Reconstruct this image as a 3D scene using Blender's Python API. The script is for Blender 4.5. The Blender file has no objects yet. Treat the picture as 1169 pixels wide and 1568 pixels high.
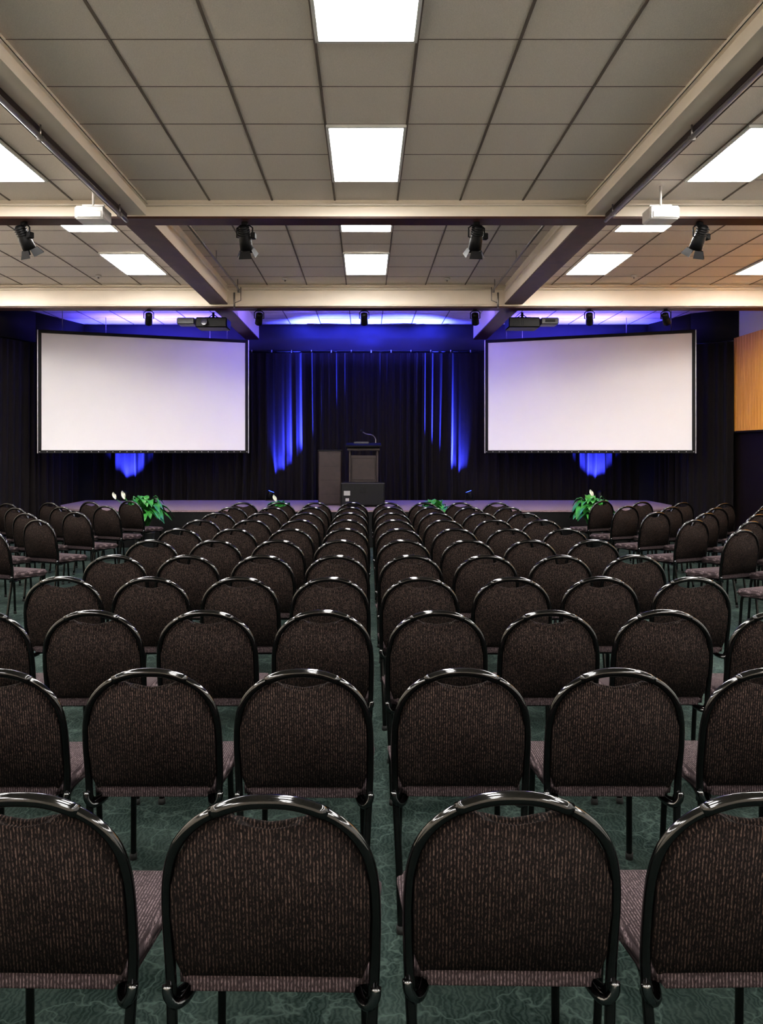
import bpy, bmesh, math, random
from mathutils import Vector, Matrix
random.seed(7)
S = bpy.context.scene
S.view_settings.view_transform = 'Standard'
try: S.view_settings.look = 'Medium High Contrast'
except Exception as e: print('LOOK', e)
S.view_settings.exposure = 0.0

# ------------------------------------------------------------ materials
def mat(name, col, rough=0.6, metal=0.0, noise=None, bump=None, spec=0.5, emit=None, sheen=0, coat=0):
    m = bpy.data.materials.new(name); m.use_nodes = True
    nt = m.node_tree; b = nt.nodes['Principled BSDF']
    b.inputs['Base Color'].default_value = (*col, 1)
    b.inputs['Roughness'].default_value = rough
    b.inputs['Metallic'].default_value = metal
    b.inputs['Specular IOR Level'].default_value = spec
    b.inputs['Sheen Weight'].default_value = sheen
    b.inputs['Coat Weight'].default_value = coat
    tc = nt.nodes.new('ShaderNodeTexCoord')
    if noise:
        sc, amt = noise
        n = nt.nodes.new('ShaderNodeTexNoise'); n.inputs['Scale'].default_value = sc; n.inputs['Detail'].default_value = 4
        nt.links.new(tc.outputs['Object'], n.inputs['Vector'])
        r = nt.nodes.new('ShaderNodeValToRGB')
        r.color_ramp.elements[0].position = .3; r.color_ramp.elements[1].position = .7
        r.color_ramp.elements[0].color = (*[max(0, c*(1-amt)) for c in col], 1)
        r.color_ramp.elements[1].color = (*[min(1, c*(1+amt)) for c in col], 1)
        nt.links.new(n.outputs['Fac'], r.inputs['Fac']); nt.links.new(r.outputs['Color'], b.inputs['Base Color'])
    if bump:
        sc, st = bump
        n = nt.nodes.new('ShaderNodeTexNoise'); n.inputs['Scale'].default_value = sc
        nt.links.new(tc.outputs['Object'], n.inputs['Vector'])
        bp = nt.nodes.new('ShaderNodeBump'); bp.inputs['Strength'].default_value = st; bp.inputs['Distance'].default_value = .004
        nt.links.new(n.outputs['Fac'], bp.inputs['Height']); nt.links.new(bp.outputs['Normal'], b.inputs['Normal'])
    if emit:
        b.inputs['Emission Color'].default_value = (*emit[0], 1); b.inputs['Emission Strength'].default_value = emit[1]
    return m

def fabric(name, dark, light, thresh=.55):
    m = bpy.data.materials.new(name); m.use_nodes = True
    nt = m.node_tree; b = nt.nodes['Principled BSDF']; b.inputs['Roughness'].default_value = .95
    b.inputs['Specular IOR Level'].default_value = .1
    L = nt.links.new
    tc = nt.nodes.new('ShaderNodeTexCoord')
    w = nt.nodes.new('ShaderNodeTexWave'); w.wave_type = 'BANDS'; w.bands_direction = 'X'
    w.inputs['Scale'].default_value = 42; w.inputs['Distortion'].default_value = .12; w.inputs['Detail'].default_value = 1
    L(tc.outputs['Object'], w.inputs['Vector'])
    mp = nt.nodes.new('ShaderNodeMapping'); mp.inputs['Scale'].default_value = (330, 125, 125)
    L(tc.outputs['Object'], mp.inputs['Vector'])
    n = nt.nodes.new('ShaderNodeTexNoise'); n.inputs['Scale'].default_value = 1; n.inputs['Detail'].default_value = 2
    L(mp.outputs['Vector'], n.inputs['Vector'])
    r = nt.nodes.new('ShaderNodeValToRGB'); r.color_ramp.elements[0].position = thresh-.14; r.color_ramp.elements[1].position = thresh+.14
    L(n.outputs['Fac'], r.inputs['Fac'])
    mu = nt.nodes.new('ShaderNodeMath'); mu.operation = 'MULTIPLY'
    r2 = nt.nodes.new('ShaderNodeValToRGB'); r2.color_ramp.elements[0].position = .35; r2.color_ramp.elements[1].position = .9
    r2.color_ramp.elements[0].color = (.03, .03, .03, 1)
    L(w.outputs['Fac'], r2.inputs['Fac'])
    L(r.outputs['Color'], mu.inputs[0]); L(r2.outputs['Color'], mu.inputs[1])
    mx = nt.nodes.new('ShaderNodeMix'); mx.data_type = 'RGBA'
    mx.inputs[6].default_value = (*dark, 1); mx.inputs[7].default_value = (*light, 1)
    L(mu.outputs[0], mx.inputs[0]); L(mx.outputs[2], b.inputs['Base Color'])
    bp = nt.nodes.new('ShaderNodeBump'); bp.inputs['Strength'].default_value = .3; bp.inputs['Distance'].default_value = .002
    L(w.outputs['Fac'], bp.inputs['Height']); L(bp.outputs['Normal'], b.inputs['Normal'])
    return m

M = {}
M['fab'] = fabric('chair_back_fabric', (.0066, .0049, .0047), (.088, .061, .050), .57)
M['seatfab'] = fabric('chair_seat_fabric', (.036, .027, .029), (.17, .13, .135), .5)
M['tube'] = mat('black_gloss_tube', (.003, .003, .003), .1, 0, spec=.55, coat=.25)
M['chrome'] = mat('dark_chrome', (.16, .16, .165), .15, 1)
M['rubber'] = mat('rubber', (.01, .01, .01), .8)
M['tile'] = mat('acoustic_tile', (.76, .70, .635), .95, noise=(160, .10), bump=(220, .5))
M['tbar'] = mat('ceiling_tbar', (.18, .15, .13), .7, noise=(10, .05))
M['cream'] = mat('cream_paint', (.87, .785, .675), .6, noise=(3, .03), bump=(60, .1))
M['brown'] = mat('brown_soffit', (.070, .025, .016), .5, noise=(8, .2))
M['white'] = mat('white_paint', (.85, .84, .82), .5, noise=(4, .02))
M['panelframe'] = mat('light_frame_white', (.8, .8, .78), .4, noise=(4, .02))
M['emit'] = mat('light_diffuser', (1, 1, 1), .5, emit=((1, .975, .945), 32))
M['black'] = mat('black_powdercoat', (.005, .005, .0055), .5, noise=(30, .2), spec=.25)
M['blackwall'] = mat('black_wall_paint', (.010, .009, .012), .8, noise=(4, .2))
M['header'] = mat('header_paint', (.03, .03, .05), .8, noise=(4, .1))
M['curtain'] = mat('black_velour', (.0085, .0062, .0066), .85, noise=(60, .25), sheen=.05, bump=(300, .3), spec=.2)
M['steel'] = mat('pipe_steel', (.33, .31, .30), .35, .9, noise=(20, .1))
M['darksteel'] = mat('dark_rail', (.05, .035, .035), .35, .6, noise=(20, .1))
M['whiteplastic'] = mat('white_plastic', (.62, .60, .58), .4, noise=(20, .03))
M['grayplastic'] = mat('grey_plastic', (.04, .04, .045), .4, noise=(20, .1))
M['lens'] = mat('lens_glass', (.02, .02, .05), .05, 0, coat=1)
M['bluelens'] = mat('blue_lens', (.02, .05, .9), .2, emit=((.05, .1, 1), 6))
M['screen'] = mat('projection_screen', (.84, .82, .83), .9, noise=(2, .01))
M['stage'] = mat('stage_carpet', (.20, .145, .16), .95, noise=(90, .25), bump=(200, .5))
M['lectern'] = mat('lectern_laminate', (.020, .010, .011), .4, noise=(14, .3))
M['case'] = mat('case_black', (.004, .004, .005), .45, noise=(30, .2), spec=.3)
M['alu'] = mat('aluminium', (.4, .4, .4), .35, 1, noise=(20, .1))
M['label'] = mat('paper_label', (.25, .25, .25), .6, noise=(20, .05))
M['leaf'] = mat('lily_leaf', (.03, .17, .03), .35, noise=(18, .45))
M['flower'] = mat('lily_spathe', (.62, .62, .54), .5, noise=(18, .05))
M['pot'] = mat('ceramic_pot', (.03, .03, .03), .35, noise=(10, .1))
M['soil'] = mat('soil', (.03, .02, .015), .95, noise=(50, .4))
M['darkwood'] = mat('dark_wainscot', (.012, .007, .006), .5, noise=(8, .3))

def carpet():
    m = bpy.data.materials.new('green_carpet'); m.use_nodes = True
    nt = m.node_tree; b = nt.nodes['Principled BSDF']; b.inputs['Roughness'].default_value = .97
    b.inputs['Specular IOR Level'].default_value = .1
    L = nt.links.new; tc = nt.nodes.new('ShaderNodeTexCoord')
    v = nt.nodes.new('ShaderNodeTexVoronoi'); v.feature = 'DISTANCE_TO_EDGE'; v.inputs['Scale'].default_value = 7
    n0 = nt.nodes.new('ShaderNodeTexNoise'); n0.inputs['Scale'].default_value = 5; n0.inputs['Detail'].default_value = 4
    L(tc.outputs['Object'], n0.inputs['Vector'])
    mx0 = nt.nodes.new('ShaderNodeMix'); mx0.data_type = 'VECTOR'; mx0.inputs[0].default_value = .35
    L(tc.outputs['Object'], mx0.inputs[4]); L(n0.outputs['Color'], mx0.inputs[5]); L(mx0.outputs[1], v.inputs['Vector'])
    r = nt.nodes.new('ShaderNodeValToRGB'); r.color_ramp.elements[0].position = 0; r.color_ramp.elements[1].position = .05
    r.color_ramp.elements[0].color = (1, 1, 1, 1); r.color_ramp.elements[1].color = (0, 0, 0, 1)
    L(v.outputs['Distance'], r.inputs['Fac'])
    n = nt.nodes.new('ShaderNodeTexNoise'); n.inputs['Scale'].default_value = 3.5; n.inputs['Detail'].default_value = 8; n.inputs['Roughness'].default_value = .7
    L(tc.outputs['Object'], n.inputs['Vector'])
    r1 = nt.nodes.new('ShaderNodeValToRGB'); r1.color_ramp.elements[0].position = .38; r1.color_ramp.elements[1].position = .66
    r1.color_ramp.elements[0].color = (.008, .0155, .0135, 1); r1.color_ramp.elements[1].color = (.029, .042, .037, 1)
    L(n.outputs['Fac'], r1.inputs['Fac'])
    w = nt.nodes.new('ShaderNodeTexWave'); w.inputs['Scale'].default_value = 18; w.inputs['Distortion'].default_value = 14; w.inputs['Detail'].default_value = 3; w.inputs['Detail Scale'].default_value = 1.2
    L(tc.outputs['Object'], w.inputs['Vector'])
    mul = nt.nodes.new('ShaderNodeMath'); mul.operation = 'MULTIPLY'; mul.inputs[1].default_value = .3
    L(w.outputs['Fac'], mul.inputs[0])
    add = nt.nodes.new('ShaderNodeMath'); add.operation = 'MAXIMUM'
    m3 = nt.nodes.new('ShaderNodeMath'); m3.operation = 'MULTIPLY'; m3.inputs[1].default_value = .75
    L(r.outputs['Color'], m3.inputs[0]); L(m3.outputs[0], add.inputs[0]); L(mul.outputs[0], add.inputs[1])
    mx = nt.nodes.new('ShaderNodeMix'); mx.data_type = 'RGBA'; mx.inputs[7].default_value = (.066, .093, .083, 1)
    L(add.outputs[0], mx.inputs[0]); L(r1.outputs['Color'], mx.inputs[6]); L(mx.outputs[2], b.inputs['Base Color'])
    n2 = nt.nodes.new('ShaderNodeTexNoise'); n2.inputs['Scale'].default_value = 250
    L(tc.outputs['Object'], n2.inputs['Vector'])
    bp = nt.nodes.new('ShaderNodeBump'); bp.inputs['Strength'].default_value = .5; bp.inputs['Distance'].default_value = .004
    L(n2.outputs['Fac'], bp.inputs['Height']); L(bp.outputs['Normal'], b.inputs['Normal'])
    return m
M['carpet'] = carpet()

def wood():
    m = bpy.data.materials.new('oak_slats'); m.use_nodes = True
    nt = m.node_tree; b = nt.nodes['Principled BSDF']; b.inputs['Roughness'].default_value = .5
    L = nt.links.new; tc = nt.nodes.new('ShaderNodeTexCoord')
    mp = nt.nodes.new('ShaderNodeMapping'); mp.inputs['Scale'].default_value = (30, 30, 1.5)
    L(tc.outputs['Object'], mp.inputs['Vector'])
    n = nt.nodes.new('ShaderNodeTexNoise'); n.inputs['Scale'].default_value = 1; n.inputs['Detail'].default_value = 5
    L(mp.outputs['Vector'], n.inputs['Vector'])
    r = nt.nodes.new('ShaderNodeValToRGB'); r.color_ramp.elements[0].position = .3; r.color_ramp.elements[1].position = .7
    r.color_ramp.elements[0].color = (.80, .33, .045, 1); r.color_ramp.elements[1].color = (1.0, .53, .12, 1)
    L(n.outputs['Fac'], r.inputs['Fac']); L(r.outputs['Color'], b.inputs['Base Color'])
    return m
M['wood'] = wood()

# ------------------------------------------------------------ mesh helpers
class B:
    def __init__(self): self.bm = bmesh.new(); self.mats = []
    def mi(self, k):
        if k not in self.mats: self.mats.append(k)
        return self.mats.index(k)
    def _tag(self, faces, k, smooth=False):
        i = self.mi(k)
        for f in faces: f.material_index = i; f.smooth = smooth
    def box(self, a, b, k, bev=0, mtx=None):
        bm = self.bm
        a = Vector(a); b = Vector(b)
        vs = [bm.verts.new((x, y, z)) for x in (a.x, b.x) for y in (a.y, b.y) for z in (a.z, b.z)]
        idx = [(0,1,3,2),(4,6,7,5),(0,4,5,1),(2,3,7,6),(0,2,6,4),(1,5,7,3)]
        fs = [bm.faces.new([vs[i] for i in q]) for q in idx]
        self._tag(fs, k)
        if mtx: bmesh.ops.transform(bm, matrix=mtx, verts=vs)
        if bev:
            es = list({e for f in fs for e in f.edges})
            r = bmesh.ops.bevel(bm, geom=es, offset=bev, segments=2, affect='EDGES', clamp_overlap=True)
            self._tag(r['faces'], k, True)
    def tube(self, pts, r, k, n=12, closed=False, caps=True):
        bm = self.bm; P = [Vector(p) for p in pts]; N = len(P)
        rs = r if isinstance(r, (list, tuple)) else [r]*N
        rings = []; prev = None
        for i, p in enumerate(P):
            if closed: t = (P[(i+1) % N]-P[i-1])
            else: t = P[min(i+1, N-1)]-P[max(i-1, 0)]
            t.normalize()
            if prev is None:
                u = t.orthogonal().normalized()
            else:
                u = (prev - t*prev.dot(t)).normalized()
            prev = u; v = t.cross(u)
            rings.append([bm.verts.new(p+(u*math.cos(2*math.pi*j/n)+v*math.sin(2*math.pi*j/n))*rs[i]) for j in range(n)])
        fs = []
        for i in range(N if closed else N-1):
            A = rings[i]; C = rings[(i+1) % N]
            for j in range(n):
                fs.append(bm.faces.new([A[j], A[(j+1) % n], C[(j+1) % n], C[j]]))
        self._tag(fs, k, True)
        if caps and not closed:
            self._tag([bm.faces.new(rings[0][::-1]), bm.faces.new(rings[-1])], k)
    def prism(self, outline, fn, k, bev=0, seg=3):
        bm = self.bm
        A = [bm.verts.new(fn(u, v, 0)) for u, v in outline]; C = [bm.verts.new(fn(u, v, 1)) for u, v in outline]
        n = len(A); fs = []
        f0 = bm.faces.new(A[::-1]); f1 = bm.faces.new(C); fs += [f0, f1]
        for i in range(n):
            fs.append(bm.faces.new([A[i], A[(i+1) % n], C[(i+1) % n], C[i]]))
        self._tag(fs, k, True)
        if bev:
            es = list(f0.edges)+list(f1.edges)
            r = bmesh.ops.bevel(bm, geom=es, offset=bev, segments=seg, affect='EDGES', clamp_overlap=True)
            self._tag(r['faces'], k, True)
    def obj(self, name, loc=(0, 0, 0), rot=0, mesh_only=False):
        bmesh.ops.recalc_face_normals(self.bm, faces=self.bm.faces)
        me = bpy.data.meshes.new(name); self.bm.to_mesh(me); self.bm.free()
        for k in self.mats: me.materials.append(M[k])
        if mesh_only: return me
        return inst(name, me, loc, rot)
def inst(name, me, loc=(0, 0, 0), rot=0):
    o = bpy.data.objects.new(name, me); o.location = loc
    o.rotation_euler = (0, 0, rot) if not isinstance(rot, tuple) else rot
    bpy.context.collection.objects.link(o); return o

def smooth_pts(pts, sub=4):
    P = [Vector(p) for p in pts]; out = []
    for i in range(len(P)-1):
        p0 = P[max(i-1, 0)]; p1 = P[i]; p2 = P[i+1]; p3 = P[min(i+2, len(P)-1)]
        for s in range(sub):
            t = s/sub
            out.append(.5*((2*p1)+(p2-p0)*t+(2*p0-5*p1+4*p2-p3)*t*t+(3*p1-p0-3*p2+p3)*t**3))
    out.append(P[-1]); return out

# ------------------------------------------------------------ room shell
YB = -4.0; YE = 16.5; XW = 6.7; Z1 = 4.03; Z2 = 4.16
b = B(); b.box((-XW-.2, YB-.2, -.1), (XW+.2, YE+.2, 0), 'carpet'); b.obj('floor')
b = B()
b.box((-XW-.2, YB-.2, Z1), (XW+.2, 7.86, Z1+.3), 'tile')
b.box((-XW-.2, 7.86, Z2), (XW+.2, YE+.2, Z2+.17), 'tile')
bayx = [-.305, .305, -.915, .915, -1.525, 1.525]
side = [2.86, 3.47, 4.08, 4.69, 5.30, 5.91, 6.52]
cols = bayx+side+[-s for s in side]
for x in cols:
    b.box((x-.009, YB, Z1-.006), (x+.009, 7.75, Z1+.001), 'tbar')
    b.box((x-.008, 7.98, Z2-.006), (x+.008, YE, Z2+.001), 'tbar')
y = 7.17
while y > YB:
    b.box((-XW, y-.003, Z1-.003), (XW, y+.003, Z1+.001), 'tbar'); y -= .61
y = 8.06
while y < YE:
    b.box((-XW, y-.003, Z2-.003), (XW, y+.003, Z2+.001), 'tbar'); y += .61
b.obj('ceiling')
b = B(); b.box((-XW-.2, YB-.2, 0), (-XW, YE+.2, Z2), 'cream'); b.box((-XW, 11.5, 0), (-XW+.01, YE, Z2), 'blackwall'); b.obj('wall_left')
b = B(); b.box((XW, YB-.2, 0), (XW+.2, YE+.2, Z2), 'white'); b.obj('wall_right')
b = B(); b.box((-XW, YE, 0), (XW, YE+.2, Z2), 'header'); b.obj('wall_back')
b = B(); b.box((-XW, YB-.2, 0), (XW, YB, Z2), 'cream'); b.obj('wall_front')
b = B()
y = 8.0
while y < 14.2:
    b.box((XW-.10, y, 1.95), (XW-.075, y+.098, 3.62), 'wood', .003); y += .10
b.box((XW-.08, 8.0, 1.95), (XW, y, 3.62), 'wood')
b.box((XW-.12, 7.97, 1.92), (XW, y, 1.95), 'darkwood')
b.obj('wood_wall_panel')
b = B(); b.box((XW-.05, 7.9, 0), (XW, 14.8, 1.92), 'darkwood'); b.obj('trim_1')
def beam_obj(name, a, c, soff=None, ledge=None):
    b = B(); b.box(a, c, 'cream')
    if soff: b.box((a[0]-.004, a[1]-.004, a[2]-.02), (c[0]+.004, c[1]+.004, a[2]), 'brown')
    if ledge: 
        for l in ledge: b.box(l[0], l[1], 'cream', .006)
    b.obj(name)
beam_obj('ceiling_beam', (-XW, 7.75, 3.87), (XW, 7.98, Z2), True, [((-XW, 7.715, 3.965), (XW, 7.75, 3.99))])
beam_obj('ceiling_beam', (-XW, 12.28, 3.82), (XW, 12.53, Z2), True, [((-XW, 12.23, 4.07), (XW, 12.28, 4.10)), ((-XW, 12.25, 3.82), (XW, 12.28, 3.85))])
for s in (-1, 1):
    x0, x1 = (2.14, 2.40)
    a, c = sorted((s*x0, s*x1))
    beam_obj('ceiling_beam', (a, YB, 3.88), (c, 7.75, Z1), False, [((a-.03, YB, 3.97), (c+.03, 7.71, 3.99))])
    beam_obj('ceiling_beam', (a, 7.98, 3.87), (c, 12.28, Z2), True, [((a-.03, 7.98, 4.04), (c+.03, 12.22, 4.07))])
    beam_obj('ceiling_beam', (a, 12.53, 3.84), (c, 15.9, Z2), True)

# ------------------------------------------------------------ light panels
def panel_mesh():
    b = B(); w, l = .605, 1.215
    t = .022
    for (p, q) in (((-w/2, -l/2), (w/2, -l/2+t)), ((-w/2, l/2-t), (w/2, l/2)), ((-w/2, -l/2), (-w/2+t, l/2)), ((w/2-t, -l/2), (w/2, l/2))):
        b.box((p[0], p[1], -.022), (q[0], q[1], 0), 'panelframe')
    b.box((-w/2+t+.006, -l/2+t+.006, -.014), (w/2-t-.006, l/2-t-.006, -.004), 'emit')
    return b.obj('ceiling_light_panel', mesh_only=True)
pm = panel_mesh()
for x in (0, -3.165, 3.165, -5.605, 5.605):
    for yc in (6.56, 4.12, 1.68, -.76, -3.0):
        inst('ceiling_light_panel', pm, (x, yc, Z1-.003))
    for yc in (8.66, 10.9):
        inst('ceiling_light_panel', pm, (x, yc, Z2-.003))

# ------------------------------------------------------------ chairs
def chair_mesh():
    b = B()
    def ly(z):
        if z < .45: return -.045+.06*(z/.45)
        return .015-.065*(z-.45)/.41
    K = .96
    half = [(.208, 0), (.214, .2), (.222, .36), (.228, .48), (.230, .60), (.226, .68), (.213, .737), (.190, .778), (.155, .812), (.108, .838), (.055, .854), (0, .858)]
    half = [(x*K, z) for x, z in half]
    L = [(-x, ly(z), z) for x, z in half]; R = [(x, ly(z), z) for x, z in half[:-1]][::-1]
    pts = smooth_pts(L+R, 3)
    b.tube(pts, .0120, 'tube', 14)
    pts2 = [p for p in pts if abs(p.x) < .125 and p.z > .8]
    b.tube(pts2, .0145, 'tube', 14)
    hw = [(.200, .455), (.218, .50), (.2195, .60), (.2155, .675), (.203, .731), (.181, .769), (.149, .800), (.115, .820), (.088, .824), (.065, .812), (.035, .795), (0, .790)]
    w = [(x*K, z) for x, z in hw] + [(-x*K, z) for x, z in hw[:-1]][::-1]
    b.prism(w, lambda u, v, s: Vector((u, ly(v)+(-.013 if s == 0 else .028), v)), 'fab', .010)
    o = []
    for cx, cy, r, a0 in ((.185, .395, .05, 0), (-.185, .395, .05, 90), (-.175, .04, .03, 180), (.175, .04, .03, 270)):
        for i in range(6):
            a = math.radians(a0+i*18); o.append((cx+r*math.cos(a), cy+r*math.sin(a)))
    b.prism(o, lambda u, v, s: Vector((u, v, (.425 if s == 0 else .478) - (.02*max(0, (v-.33)/.1)**2 if v > .33 else 0))), 'seatfab', .017)
    b.box((-.17, .06, .410), (.17, .38, .427), 'rubber')
    for s in (-1, 1):
        p = smooth_pts([(s*.216, .010, .43), (s*.213, .03, .405), (s*.195, .07, .398), (s*.186, .14, .405), (s*.185, .30, .408), (s*.185, .385, .402), (s*.186, .41, .37), (s*.188, .42, .25), (s*.193, .435, 0.0)], 4)
        b.tube(p, .0115, 'tube', 10)
        b.tube(smooth_pts([(s*.222, -.002, .445), (s*.220, -.006, .425), (s*.206, .0, .404), (s*.190, .02, .402), (s*.180, .06, .404)], 3), .0115, 'chrome', 10)
        b.tube([(s*.193, .435, 0), (s*.193, .434, .025)], .0145, 'rubber', 10)
        b.tube([(s*.208*K, -.045, 0), (s*.2082*K, -.043, .025)], .0155, 'rubber', 10)
    b.tube([(-.185, .385, .402), (.185, .385, .402)], .009, 'tube', 8)
    b.tube([(-.185, .10, .402), (.185, .10, .402)], .009, 'tube', 8)
    return b.obj('banquet_chair', mesh_only=True)
cm = chair_mesh()
D0 = 1.655; DS = .957
for r in range(11):
    for k in range(-3, 5):
        x = -.200+.512*k+random.uniform(-.008, .008)
        inst('banquet_chair', cm, (x, D0+.05+DS*r+random.uniform(-.012, .012), 0), random.uniform(-.02, .02))
for s in (-1, 1):
    ang = math.radians(24)
    for r in range(7):
        y0 = 5.15+1.08*r
        for k in range(5):
            x = s*(3.42+.56*k*math.cos(ang)); yy = y0-.56*k*math.sin(ang)*.8
            if abs(x) > 6.2: continue
            inst('banquet_chair', cm, (x, yy, 0), s*ang+random.uniform(-.03, .03))

# ------------------------------------------------------------ stage
ZS = .62
b = B()
out = [(-4.6, 13.15), (4.6, 13.15), (5.15, 13.6), (5.5, 14.4), (5.55, 15.84), (-5.55, 15.84), (-5.5, 14.4), (-5.15, 13.6)]
b.prism(out, lambda u, v, s: Vector((u, v, 0 if s == 0 else ZS-.03)), 'black')
out2 = [(x*1.004, y-(.02 if y < 15 else 0)) for x, y in out]
b.prism(out2, lambda u, v, s: Vector((u, v, ZS-.03 if s == 0 else ZS)), 'stage')
for f in b.bm.faces: f.smooth = False
b.obj('stage')

# ------------------------------------------------------------ curtains
def curtain(name, poly, z0, z1, wl=.19, amp=.06, seed=1, ridge=False):
    rnd = random.Random(seed)
    P = [Vector((x, y)) for x, y in poly]; bm = bmesh.new()
    segs = []; tot = 0
    for i in range(len(P)-1):
        l = (P[i+1]-P[i]).length; segs.append((tot, l, P[i], P[i+1])); tot += l
    n = int(tot/.012); NZ = 16; cols = []; ph = 0
    f = 1; tgt = 1; am = 1; ta = 1
    for i in range(n+1):
        s = tot*i/n
        for st, l, a, c in segs:
            if s <= st+l+1e-6: break
        t = (s-st)/l; p = a.lerp(c, t); d = (c-a).normalized(); nn = Vector((d.y, -d.x))
        if i % 15 == 0: tgt = rnd.uniform(.65, 1.5); ta = rnd.choice((.25, .35, .5, .6, .9, 1.7))
        f += (tgt-f)*.12; am += (ta-am)*.14; ph += 2*math.pi*(tot/n)/wl*f
        col = []
        for j in range(NZ+1):
            h = j/NZ; w = math.sin(ph+.3*math.sin(h*3+s)); w2 = math.sin(ph*.37+h*1.2+s)
            if ridge: w = 2*((w+1)/2)**2.6-.7
            off = amp*am*(w*(1-.25*h)+.35*w2*(1-.7*h))
            q = p+nn*off
            col.append(bm.verts.new((q.x, q.y, z0+(z1-z0)*h)))
        cols.append(col)
    for i in range(n):
        for j in range(NZ):
            fc = bm.faces.new([cols[i][j], cols[i+1][j], cols[i+1][j+1], cols[i][j+1]]); fc.smooth = True
    me = bpy.data.meshes.new(name); bm.to_mesh(me); bm.free(); me.materials.append(M['curtain'])
    return inst(name, me)
curtain('stage_curtain', [(-5.5, 16.05), (5.5, 16.05)], .01, 3.57, amp=.07, seed=3, ridge=True)
curtain('side_curtain', [(-6.55, 12.2), (-6.42, 13.5), (-6.05, 14.6), (-5.75, 15.8)], .01, 3.56, amp=.045, seed=4)
curtain('side_curtain', [(5.75, 15.8), (6.0, 14.75), (6.55, 14.22)], .01, 3.56, amp=.045, seed=5)
b = B()
def wallseg(p, q, z0, z1, k, t=.05):
    p = Vector(p); q = Vector(q); d = (q-p); n = Vector((-d.y, d.x)).normalized()*t
    b.prism([tuple(p), tuple(q), tuple(q+n), tuple(p+n)], lambda u, v, s: Vector((u, v, z0 if s == 0 else z1)), k)
wallseg((-5.7, 16.12), (5.7, 16.12), 3.58, Z2, 'header')
wallseg((-6.69, 12.3), (-6.5, 13.6), 3.6, Z2, 'blackwall'); wallseg((-6.5, 13.6), (-6.1, 14.7), 3.6, Z2, 'blackwall'); wallseg((-6.1, 14.7), (-5.7, 16.12), 3.6, Z2, 'blackwall')
wallseg((5.7, 16.12), (6.05, 14.85), 3.6, Z2, 'blackwall'); wallseg((6.05, 14.85), (6.69, 14.3), 3.6, Z2, 'blackwall')
b.tube([(-5.6, 16.05, 3.61), (5.6, 16.05, 3.61)], .02, 'black', 8)
for i in range(28):
    b.tube([(-5.5+i*.4, 16.02, 3.58), (-5.5+i*.4, 16.02, 3.63)], .012, 'alu', 6)
b.obj('curtain_header')

# ------------------------------------------------------------ projection screens
def screen(px, py, qx, qy):
    b = B(); P = Vector((px, py, 0)); Q = Vector((qx, qy, 0)); W = (Q-P).length; H = 2.17
    f = .055
    b.box((-W/2+f, -.005, f), (W/2-f, .005, H-f), 'screen')
    for a, c in (((-W/2, -.02, 0), (W/2, .02, f)), ((-W/2, -.02, H-f), (W/2, .02, H)), ((-W/2, -.02, 0), (-W/2+f, .02, H)), ((W/2-f, -.02, 0), (W/2, .02, H))):
        b.box(a, c, 'black', .004)
    for sx in (-W/2-.006, W/2+.006):
        b.box((sx-.008, -.024, 0), (sx+.008, .024, H), 'alu', .002)
    n = 30
    for i in range(n+1):
        x = -W/2+f/2+(W-f)*i/n
        b.box((x-.008, -.024, f*.4), (x+.008, -.019, f*.6), 'alu')
    zc = 4.15-1.555
    for x in (-W/2+.4, W/2-.4):
        b.tube([(x, 0, H), (x, 0, zc)], .006, 'steel', 6)
    a = math.atan2(qy-py, qx-px)
    b.obj('projection_screen', ((px+qx)/2, (py+qy)/2, 1.555), a)
screen(-5.76, 13.98, -2.27, 15.3)
screen(2.29, 15.3, 5.78, 13.98)

# ------------------------------------------------------------ pipes
for s in (-1, 1):
    b = B(); x = s*2.29
    b.tube([(x, YB+.1, 3.79), (x, 7.62, 3.79)], .018, 'steel', 10)
    b.box((x-.035+s*.05, YB+.1, 3.835), (x+.035+s*.05, 7.68, 3.875), 'darksteel')
    for yy in (-2, 0, 2, 4, 5.6, 7.4):
        b.tube([(x, yy, 3.79), (x, yy, 3.88)], .006, 'steel', 6); b.box((x-.025, yy-.012, 3.765), (x+.025, yy+.012, 3.80), 'steel', .004)
    b.obj('lighting_pipe')
    b = B(); x = s*1.92
    b.tube([(x, 8.2, 4.03), (x, 12.0, 4.03)], .015, 'steel', 10)
    for yy in (8.4, 10.2, 11.9):
        b.tube([(x, yy, 4.02), (x, yy, Z2)], .006, 'steel', 6)
    b.tube([(x, 12.0, 4.03), (x, 12.0, 3.98)], .02, 'steel', 8)
    b.obj('ceiling_conduit_pipe')
    b = B(); x = s*2.02
    b.tube([(x-s*.1, 12.2, 4.10), (x-s*.1, 12.2, 3.9), (x, 12.2, 3.86)], .008, 'steel', 6)
    b.tube([(x, 12.2, 4.02), (x, 12.2, 3.78)], .014, 'steel', 8)
    b.obj('pipe_bracket')
b = B(); b.tube([(-XW, 12.2, 4.12), (XW, 12.2, 4.12)], .008, 'cream', 6); b.obj('electrical_conduit')

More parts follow.
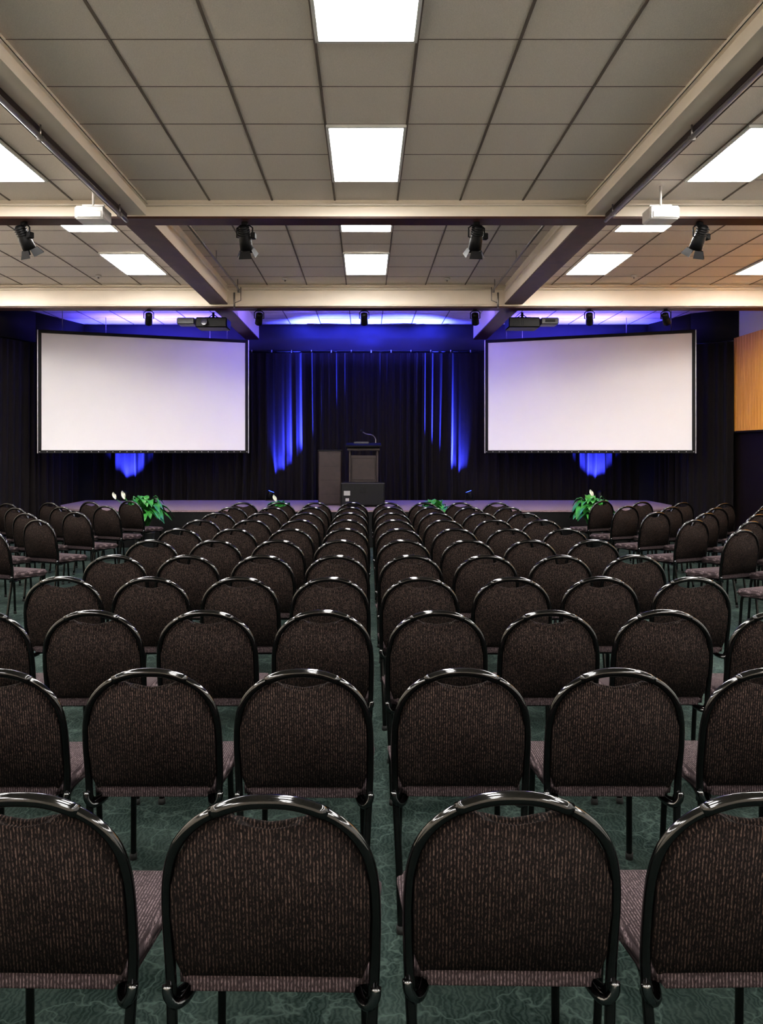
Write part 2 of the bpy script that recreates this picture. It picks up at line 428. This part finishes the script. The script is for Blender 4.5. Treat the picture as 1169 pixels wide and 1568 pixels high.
# ------------------------------------------------------------ stage spotlights
def spot_mesh(near, ztop):
    b = B(); R = .062 if near else .055; Ln = .24 if near else .2
    tilt = math.radians(-58 if near else -40)
    d = Vector((0, math.cos(tilt), math.sin(tilt))); c = Vector((0, 0, 0))
    b.tube([c-d*Ln*.5, c-d*Ln*.42, c-d*Ln*.1, c+d*Ln*.1, c+d*Ln*.5], [R*.5, R*.8, R*.85, R, R*1.05], 'black', 16)
    b.tube([c+d*Ln*.5, c+d*(Ln*.5+.004)], R*.9, 'lens', 16)
    for i in range(4):
        q = c-d*(Ln*(.1+.09*i)); b.tube([q, q-d*.006], R*.98, 'black', 16)
    e = c+d*Ln*.5; u = Vector((1, 0, 0)); v = d.cross(u)
    if near:
        for ax, o in ((u, v), (-u, v), (v, u), (-v, u)):
            p1 = e+ax*R*1.0; p2 = p1+d*.07+ax*.035
            vs = [b.bm.verts.new(p1-o*R*.8), b.bm.verts.new(p1+o*R*.8), b.bm.verts.new(p2+o*R*1.1), b.bm.verts.new(p2-o*R*1.1)]
            b._tag([b.bm.faces.new(vs)], 'black')
    yk = R+.018
    b.tube([(-R, 0, 0), (-yk, 0, 0), (-yk, 0, .09), (-yk*.6, 0, .115), (yk*.6, 0, .115), (yk, 0, .09), (yk, 0, 0), (R, 0, 0)], .008, 'black', 6)
    b.tube([(0, 0, .11), (0, 0, ztop)], .011, 'black', 8)
    b.box((-.03, -.02, ztop-.03), (.03, .02, ztop), 'black', .004)
    if near: b.box((R+.005, -.03, -.02), (R+.05, .03, .04), 'black', .005)
    return b.obj('stage_spotlight', mesh_only=True)
zn = 3.70; sm = spot_mesh(True, 3.85-zn); sf = spot_mesh(False, 3.80-3.66)
for px, az in ((37, -.5), (375, -.15), (730, .15), (1072, .35)):
    inst('stage_spotlight', sm, ((px-561)*7.87/1220, 7.87, zn), az)
for px, az in ((228, .3), (397, .25), (558, 0), (728, -.2), (903, -.3), (1020, -.6)):
    inst('stage_spotlight', sf, ((px-561)*12.42/1220, 12.42, 3.66), az)

def whitebox():
    b = B(); b.box((-.135, -.11, -.07), (.135, .11, .05), 'whiteplastic', .012)
    b.box((-.11, -.118, -.055), (.11, -.108, .0), 'whiteplastic', .003)
    b.tube([(.06, .11, -.01), (.06, .14, -.01)], .03, 'lens', 14)
    b.tube([(-.10, 0, .04), (-.10, 0, .085), (.10, 0, .085), (.10, 0, .04)], .008, 'whiteplastic', 8)
    b.tube([(0, 0, .08), (0, 0, 4.03-3.77)], .012, 'whiteplastic', 8)
    return b.obj('ceiling_projector', mesh_only=True)
wb = whitebox()
inst('ceiling_projector', wb, ((143-561)*7.35/1220, 7.35, 3.77)); inst('ceiling_projector', wb, ((1012-561)*7.35/1220, 7.35, 3.77))
def darkproj():
    b = B(); b.box((-.25, -.2, -.10), (.25, .2, .06), 'black', .015)
    for i in range(7): b.box((-.2+.03*i, -.205, -.07), (-.185+.03*i, -.199, .03), 'black')
    b.tube([(.1, .2, -.02), (.1, .27, -.02)], .05, 'lens', 16)
    b.box((-.12, -.12, .055), (.12, .12, .075), 'black', .004)
    b.tube([(0, 0, .07), (0, 0, .17)], .02, 'black', 10)
    for x in (-.1, .1): b.tube([(x, 0, .07), (0, 0, .14)], .007, 'black', 6)
    b.box((.10+.18, -.14, -.04), (.56, .14, .065), 'grayplastic', .012)
    b.tube([(.2, 0, .02), (.3, 0, .02)], .02, 'black', 8)
    b.box((.34, -.146, -.01), (.50, -.139, .035), 'black')
    return b.obj('video_projector', mesh_only=True)
dp = darkproj()
inst('video_projector', dp, ((327-561)*12.85/1220, 12.85, 3.66), (0, 0, math.pi)); 
inst('video_projector', dp, ((800-561)*12.85/1220, 12.85, 3.66))
b = B()
for x, yy, z in ((-3.9, 11.6, Z2-.007), (3.9, 11.6, Z2-.007), (-1.2, 11.8, Z2-.007), (1.2, 11.8, Z2-.007)):
    b.tube([(x, yy, z), (x, yy, z-.03)], .04, 'whiteplastic', 14)
    b.tube([(x, yy, z-.03), (x, yy, z-.05)], .012, 'steel', 8)
b.obj('sprinkler_heads')

# ------------------------------------------------------------ lectern and gear
X = lambda px: (px-561)*14.5/1220
b = B()
w = .30
b.box((-w, -.22, 0), (w, .22, .05), 'lectern', .006)
b.box((-w+.03, -.19, .05), (-w+.07, .2, .98), 'lectern', .006); b.box((w-.07, -.19, .05), (w-.03, .2, .98), 'lectern', .006)
b.box((-w+.06, -.15, .05), (w-.06, .19, .90), 'lectern', .004)
b.box((-w+.09, -.165, .45), (w-.09, -.149, .85), 'lectern', .004)
b.box((-w, -.24, .98), (w, .24, 1.03), 'lectern', .008)
b.box((-w-.02, -.25, 1.08), (w+.02, .25, 1.11), 'black', .008, Matrix.Rotation(math.radians(6), 4, 'X'))
b.box((-w+.02, -.2, 1.02), (w-.02, .2, 1.07), 'black')
b.box((-w-.012, -.262, 1.055), (w+.012, -.245, 1.075), 'alu', .002)
b.box((-.18, .0, 1.11), (.10, .12, 1.15), 'grayplastic', .006)
b.tube(smooth_pts([(.22, .1, 1.1), (.22, .1, 1.2), (.16, .06, 1.27), (.05, .0, 1.29), (-.02, -.04, 1.33)], 4), .009, 'steel', 8)
b.tube([(-.02, -.04, 1.33), (-.05, -.055, 1.36)], .018, 'black', 10)
b.obj('lectern', (X(557), 14.65, ZS))
b = B(); b.box((-.21, -.18, 0), (.21, .18, .98), 'lectern', .012)
b.box((-.19, -.187, .03), (.19, -.178, .95), 'lectern', .004)
for i in range(3): b.box((-.17, -.19, .2+.25*i), (.17, -.186, .205+.25*i), 'black')
b.box((-.215, -.185, .97), (.215, .185, 1.0), 'black', .006)
b.obj('pa_speaker_cabinet', (X(506), 14.5, ZS))
b = B(); b.box((-.38, -.22, .03), (.38, .2, .42), 'case', .012)
for x in (-.385, .375):
    b.box((x, -.225, .03), (x+.010, -.21, .42), 'black', .002)
for z in (.025, .405): b.box((-.385, -.226, z), (.385, -.212, z+.012), 'grayplastic' if z > .1 else 'black', .002)
b.box((-.33, -.226, .20), (-.22, -.219, .28), 'label'); b.box((-.30, -.226, .1), (-.24, -.219, .15), 'label')
b.box((-.05, -.23, .25), (.05, -.219, .33), 'black', .003)
for x in (-.3, .3):
    for yy in (-.15, .13): b.tube([(x, yy, 0), (x, yy, .04)], .03, 'rubber', 10)
b.obj('equipment_case', (X(556), 14.12, ZS))

# ------------------------------------------------------------ plants
def plant(name, loc, H, spread, nleaf, flowers, seed, fa=2.6):
    r = random.Random(seed); b = B()
    b.tube([(0, 0, 0), (0, 0, .02), (0, 0, .32), (0, 0, .34)], [.11, .12, .16, .17], 'pot', 18)
    b.tube([(0, 0, .339), (0, 0, .343)], .155, 'soil', 18)
    for i in range(nleaf):
        a = r.uniform(0, 6.283); L = H*r.uniform(.65, 1.05); o = spread*r.uniform(.25, 1)
        d = Vector((math.cos(a), math.sin(a), 0)); sd = Vector((-d.y, d.x, 0))
        p0 = Vector((0, 0, .34))+d*r.uniform(0, .05); n = 9; prev = None
        top = L*(1-.35*(o/spread)**2); W = r.uniform(.05, .075)*(.6+H)
        cen = []
        for j in range(n+1):
            t = j/n
            c = p0+d*(o*t**1.3)+Vector((0, 0, top*math.sin(t*math.pi*.5*(1+.65*o/spread))))
            cen.append(c)
        b.tube(cen[:5], .004, 'leaf', 5)
        for j in range(3, n+1):
            t = (j-3)/(n-3); ww = W*math.sin(math.pi*min(1, .04+t*.96))**.7 if t < 1 else 0.001
            c = cen[j]; row = [b.bm.verts.new(c+sd*ww+Vector((0, 0, ww*.35))), b.bm.verts.new(c), b.bm.verts.new(c-sd*ww+Vector((0, 0, ww*.35)))]
            if prev:
                b._tag([b.bm.faces.new([prev[0], prev[1], row[1], row[0]]), b.bm.faces.new([prev[1], prev[2], row[2], row[1]])], 'leaf', True)
            prev = row
    for i in range(flowers):
        a = fa+.6*i; d = Vector((math.cos(a), math.sin(a)*.5, 0)); hgt = H*r.uniform(.85, 1.0)
        p = Vector((0, 0, .34)); e = p+d*spread*r.uniform(.7, 1.0)+Vector((0, 0, hgt))
        b.tube(smooth_pts([p, p.lerp(e, .5)+Vector((0, 0, .05)), e], 3), .004, 'leaf', 5)
        sd = Vector((1, 0, 0)); prev = None
        for j in range(7):
            t = j/6; ww = .030*math.sin(math.pi*min(.999, .05+t*.95))**.8+.0005; c = e+Vector((-.04*t, 0, -.01+.11*t))
            row = [b.bm.verts.new(c+sd*ww+Vector((0, -.015, 0))), b.bm.verts.new(c+Vector((0, .008, 0))), b.bm.verts.new(c-sd*ww+Vector((0, -.015, 0)))]
            if prev: b._tag([b.bm.faces.new([prev[0], prev[1], row[1], row[0]]), b.bm.faces.new([prev[1], prev[2], row[2], row[1]])], 'flower', True)
            prev = row
        b.tube([e, e+Vector((0, -.015, .06))], .007, 'flower', 6)
    return b.obj(name, loc)
plant('peace_lily_plant', (-3.44, 12.35, 0), .56, .44, 95, 3, 11)
plant('peace_lily_plant', (3.50, 12.35, 0), .56, .40, 95, 1, 12, 1.4)
plant('peace_lily_plant', (1.12, 12.70, 0), .48, .34, 60, 0, 13)
plant('peace_lily_plant', (-1.4, 12.75, 0), .46, .28, 45, 1, 14, 1.8)

# ------------------------------------------------------------ floor uplights + added hidden blue wash lamps
BL = (.05, .07, 1.0)
def uplight(x, y, z, tgts, name='floor_uplight'):
    b = B(); d = (Vector(tgts[0][0])-Vector((x, y, z+.12))).normalized()
    c = Vector((0, 0, .12))
    b.tube([c-d*.09, c-d*.06, c+d*.02, c+d*.06], [.04, .06, .065, .068], 'black', 14)
    b.tube([c+d*.06, c+d*.063], .058, 'bluelens', 14)
    b.tube([(-.085, 0, .12), (-.085, 0, .01), (.085, 0, .01), (.085, 0, .12), (.06, 0, .12)], .008, 'black', 6)
    b.box((-.09, -.05, 0), (.09, .05, .012), 'black')
    b.obj(name, (x, y, z))
    for t, energy, size in tgts:
        dd = (Vector(t)-Vector((x, y, z+.12))).normalized()
        l = bpy.data.lights.new('uplight_lamp', 'SPOT'); l.energy = energy; l.color = BL; l.spot_size = math.radians(size); l.spot_blend = .8; l.shadow_soft_size = .015
        lo = bpy.data.objects.new('uplight_lamp', l); bpy.context.collection.objects.link(lo)
        lo.location = Vector((x, y, z+.12))+dd*.08; lo.rotation_euler = dd.to_track_quat('-Z', 'Y').to_euler()
uplight(-1.90, 15.77, ZS, [((-1.05, 15.90, 3.0), 9500, 36), ((-1.66, 15.96, 1.6), 2600, 44)])
uplight(2.05, 15.77, ZS, [((1.2, 15.90, 3.0), 9500, 36), ((1.8, 15.96, 1.6), 2600, 44)])
uplight(-4.75, 15.68, ZS, [((-4.75, 16.05, 1.7), 2600, 66)])
uplight(4.6, 15.68, ZS, [((4.6, 16.05, 1.7), 2600, 66)])
def add_hidden_batten(x, y, z, w, energy, rx, col=BL, spread=180):  # added out-of-sight fixture and area light for the blue wash
    b = B(); b.box((-w/2, -.03, -.03), (w/2, .03, .03), 'black', .005)
    for xx in (-w/2+.1, w/2-.1): b.tube([(xx, .0, .0), (xx, .0, Z2-z-.001)], .006, 'steel', 6)
    b.obj('added_batten_housing', (x, y, z))
    l = bpy.data.lights.new('added_batten_lamp', 'AREA'); l.shape = 'RECTANGLE'; l.size = w; l.size_y = .05; l.energy = energy; l.color = col
    l.spread = math.radians(spread)
    lo = bpy.data.objects.new('added_batten_lamp', l); bpy.context.collection.objects.link(lo)
    a = math.radians(rx)
    lo.rotation_euler = (a, 0, 0)   # rx=90 faces +Y, 180 faces up
    lo.location = (x, y+.045*math.sin(a), z-.045*math.cos(a))
add_hidden_batten(0, 12.9, 3.98, 3.0, 210, 90, (.10, .09, 1), 24)  # added behind the beam, hidden, to glow the header blue
add_hidden_batten(0, 13.1, 3.98, 3.6, 70, 128, (.19, .14, 1))  # second added hidden light, tints the stage ceiling violet
add_hidden_batten(-4.0, 15.3, 3.60, 2.2, 95, 172, (.13, .10, 1))  # side pair added behind the screens to tint the ceiling above
add_hidden_batten(4.0, 15.3, 3.60, 2.2, 95, 172, (.13, .10, 1))

# ------------------------------------------------------------ world + camera
w = bpy.data.worlds.new('World'); S.world = w; w.use_nodes = True
w.node_tree.nodes['Background'].inputs[0].default_value = (.5, .5, .5, 1)
cam = bpy.data.cameras.new('camera'); co = bpy.data.objects.new('camera', cam); bpy.context.collection.objects.link(co)
cam.sensor_fit = 'VERTICAL'; cam.sensor_height = 36; cam.lens = 1220/1568*36
cam.shift_y = -92/1568; cam.shift_x = 23.5/1568
co.location = (0, 0, 1.58); co.rotation_euler = (math.radians(90), 0, 0)
cam.clip_start = .05
S.camera = co
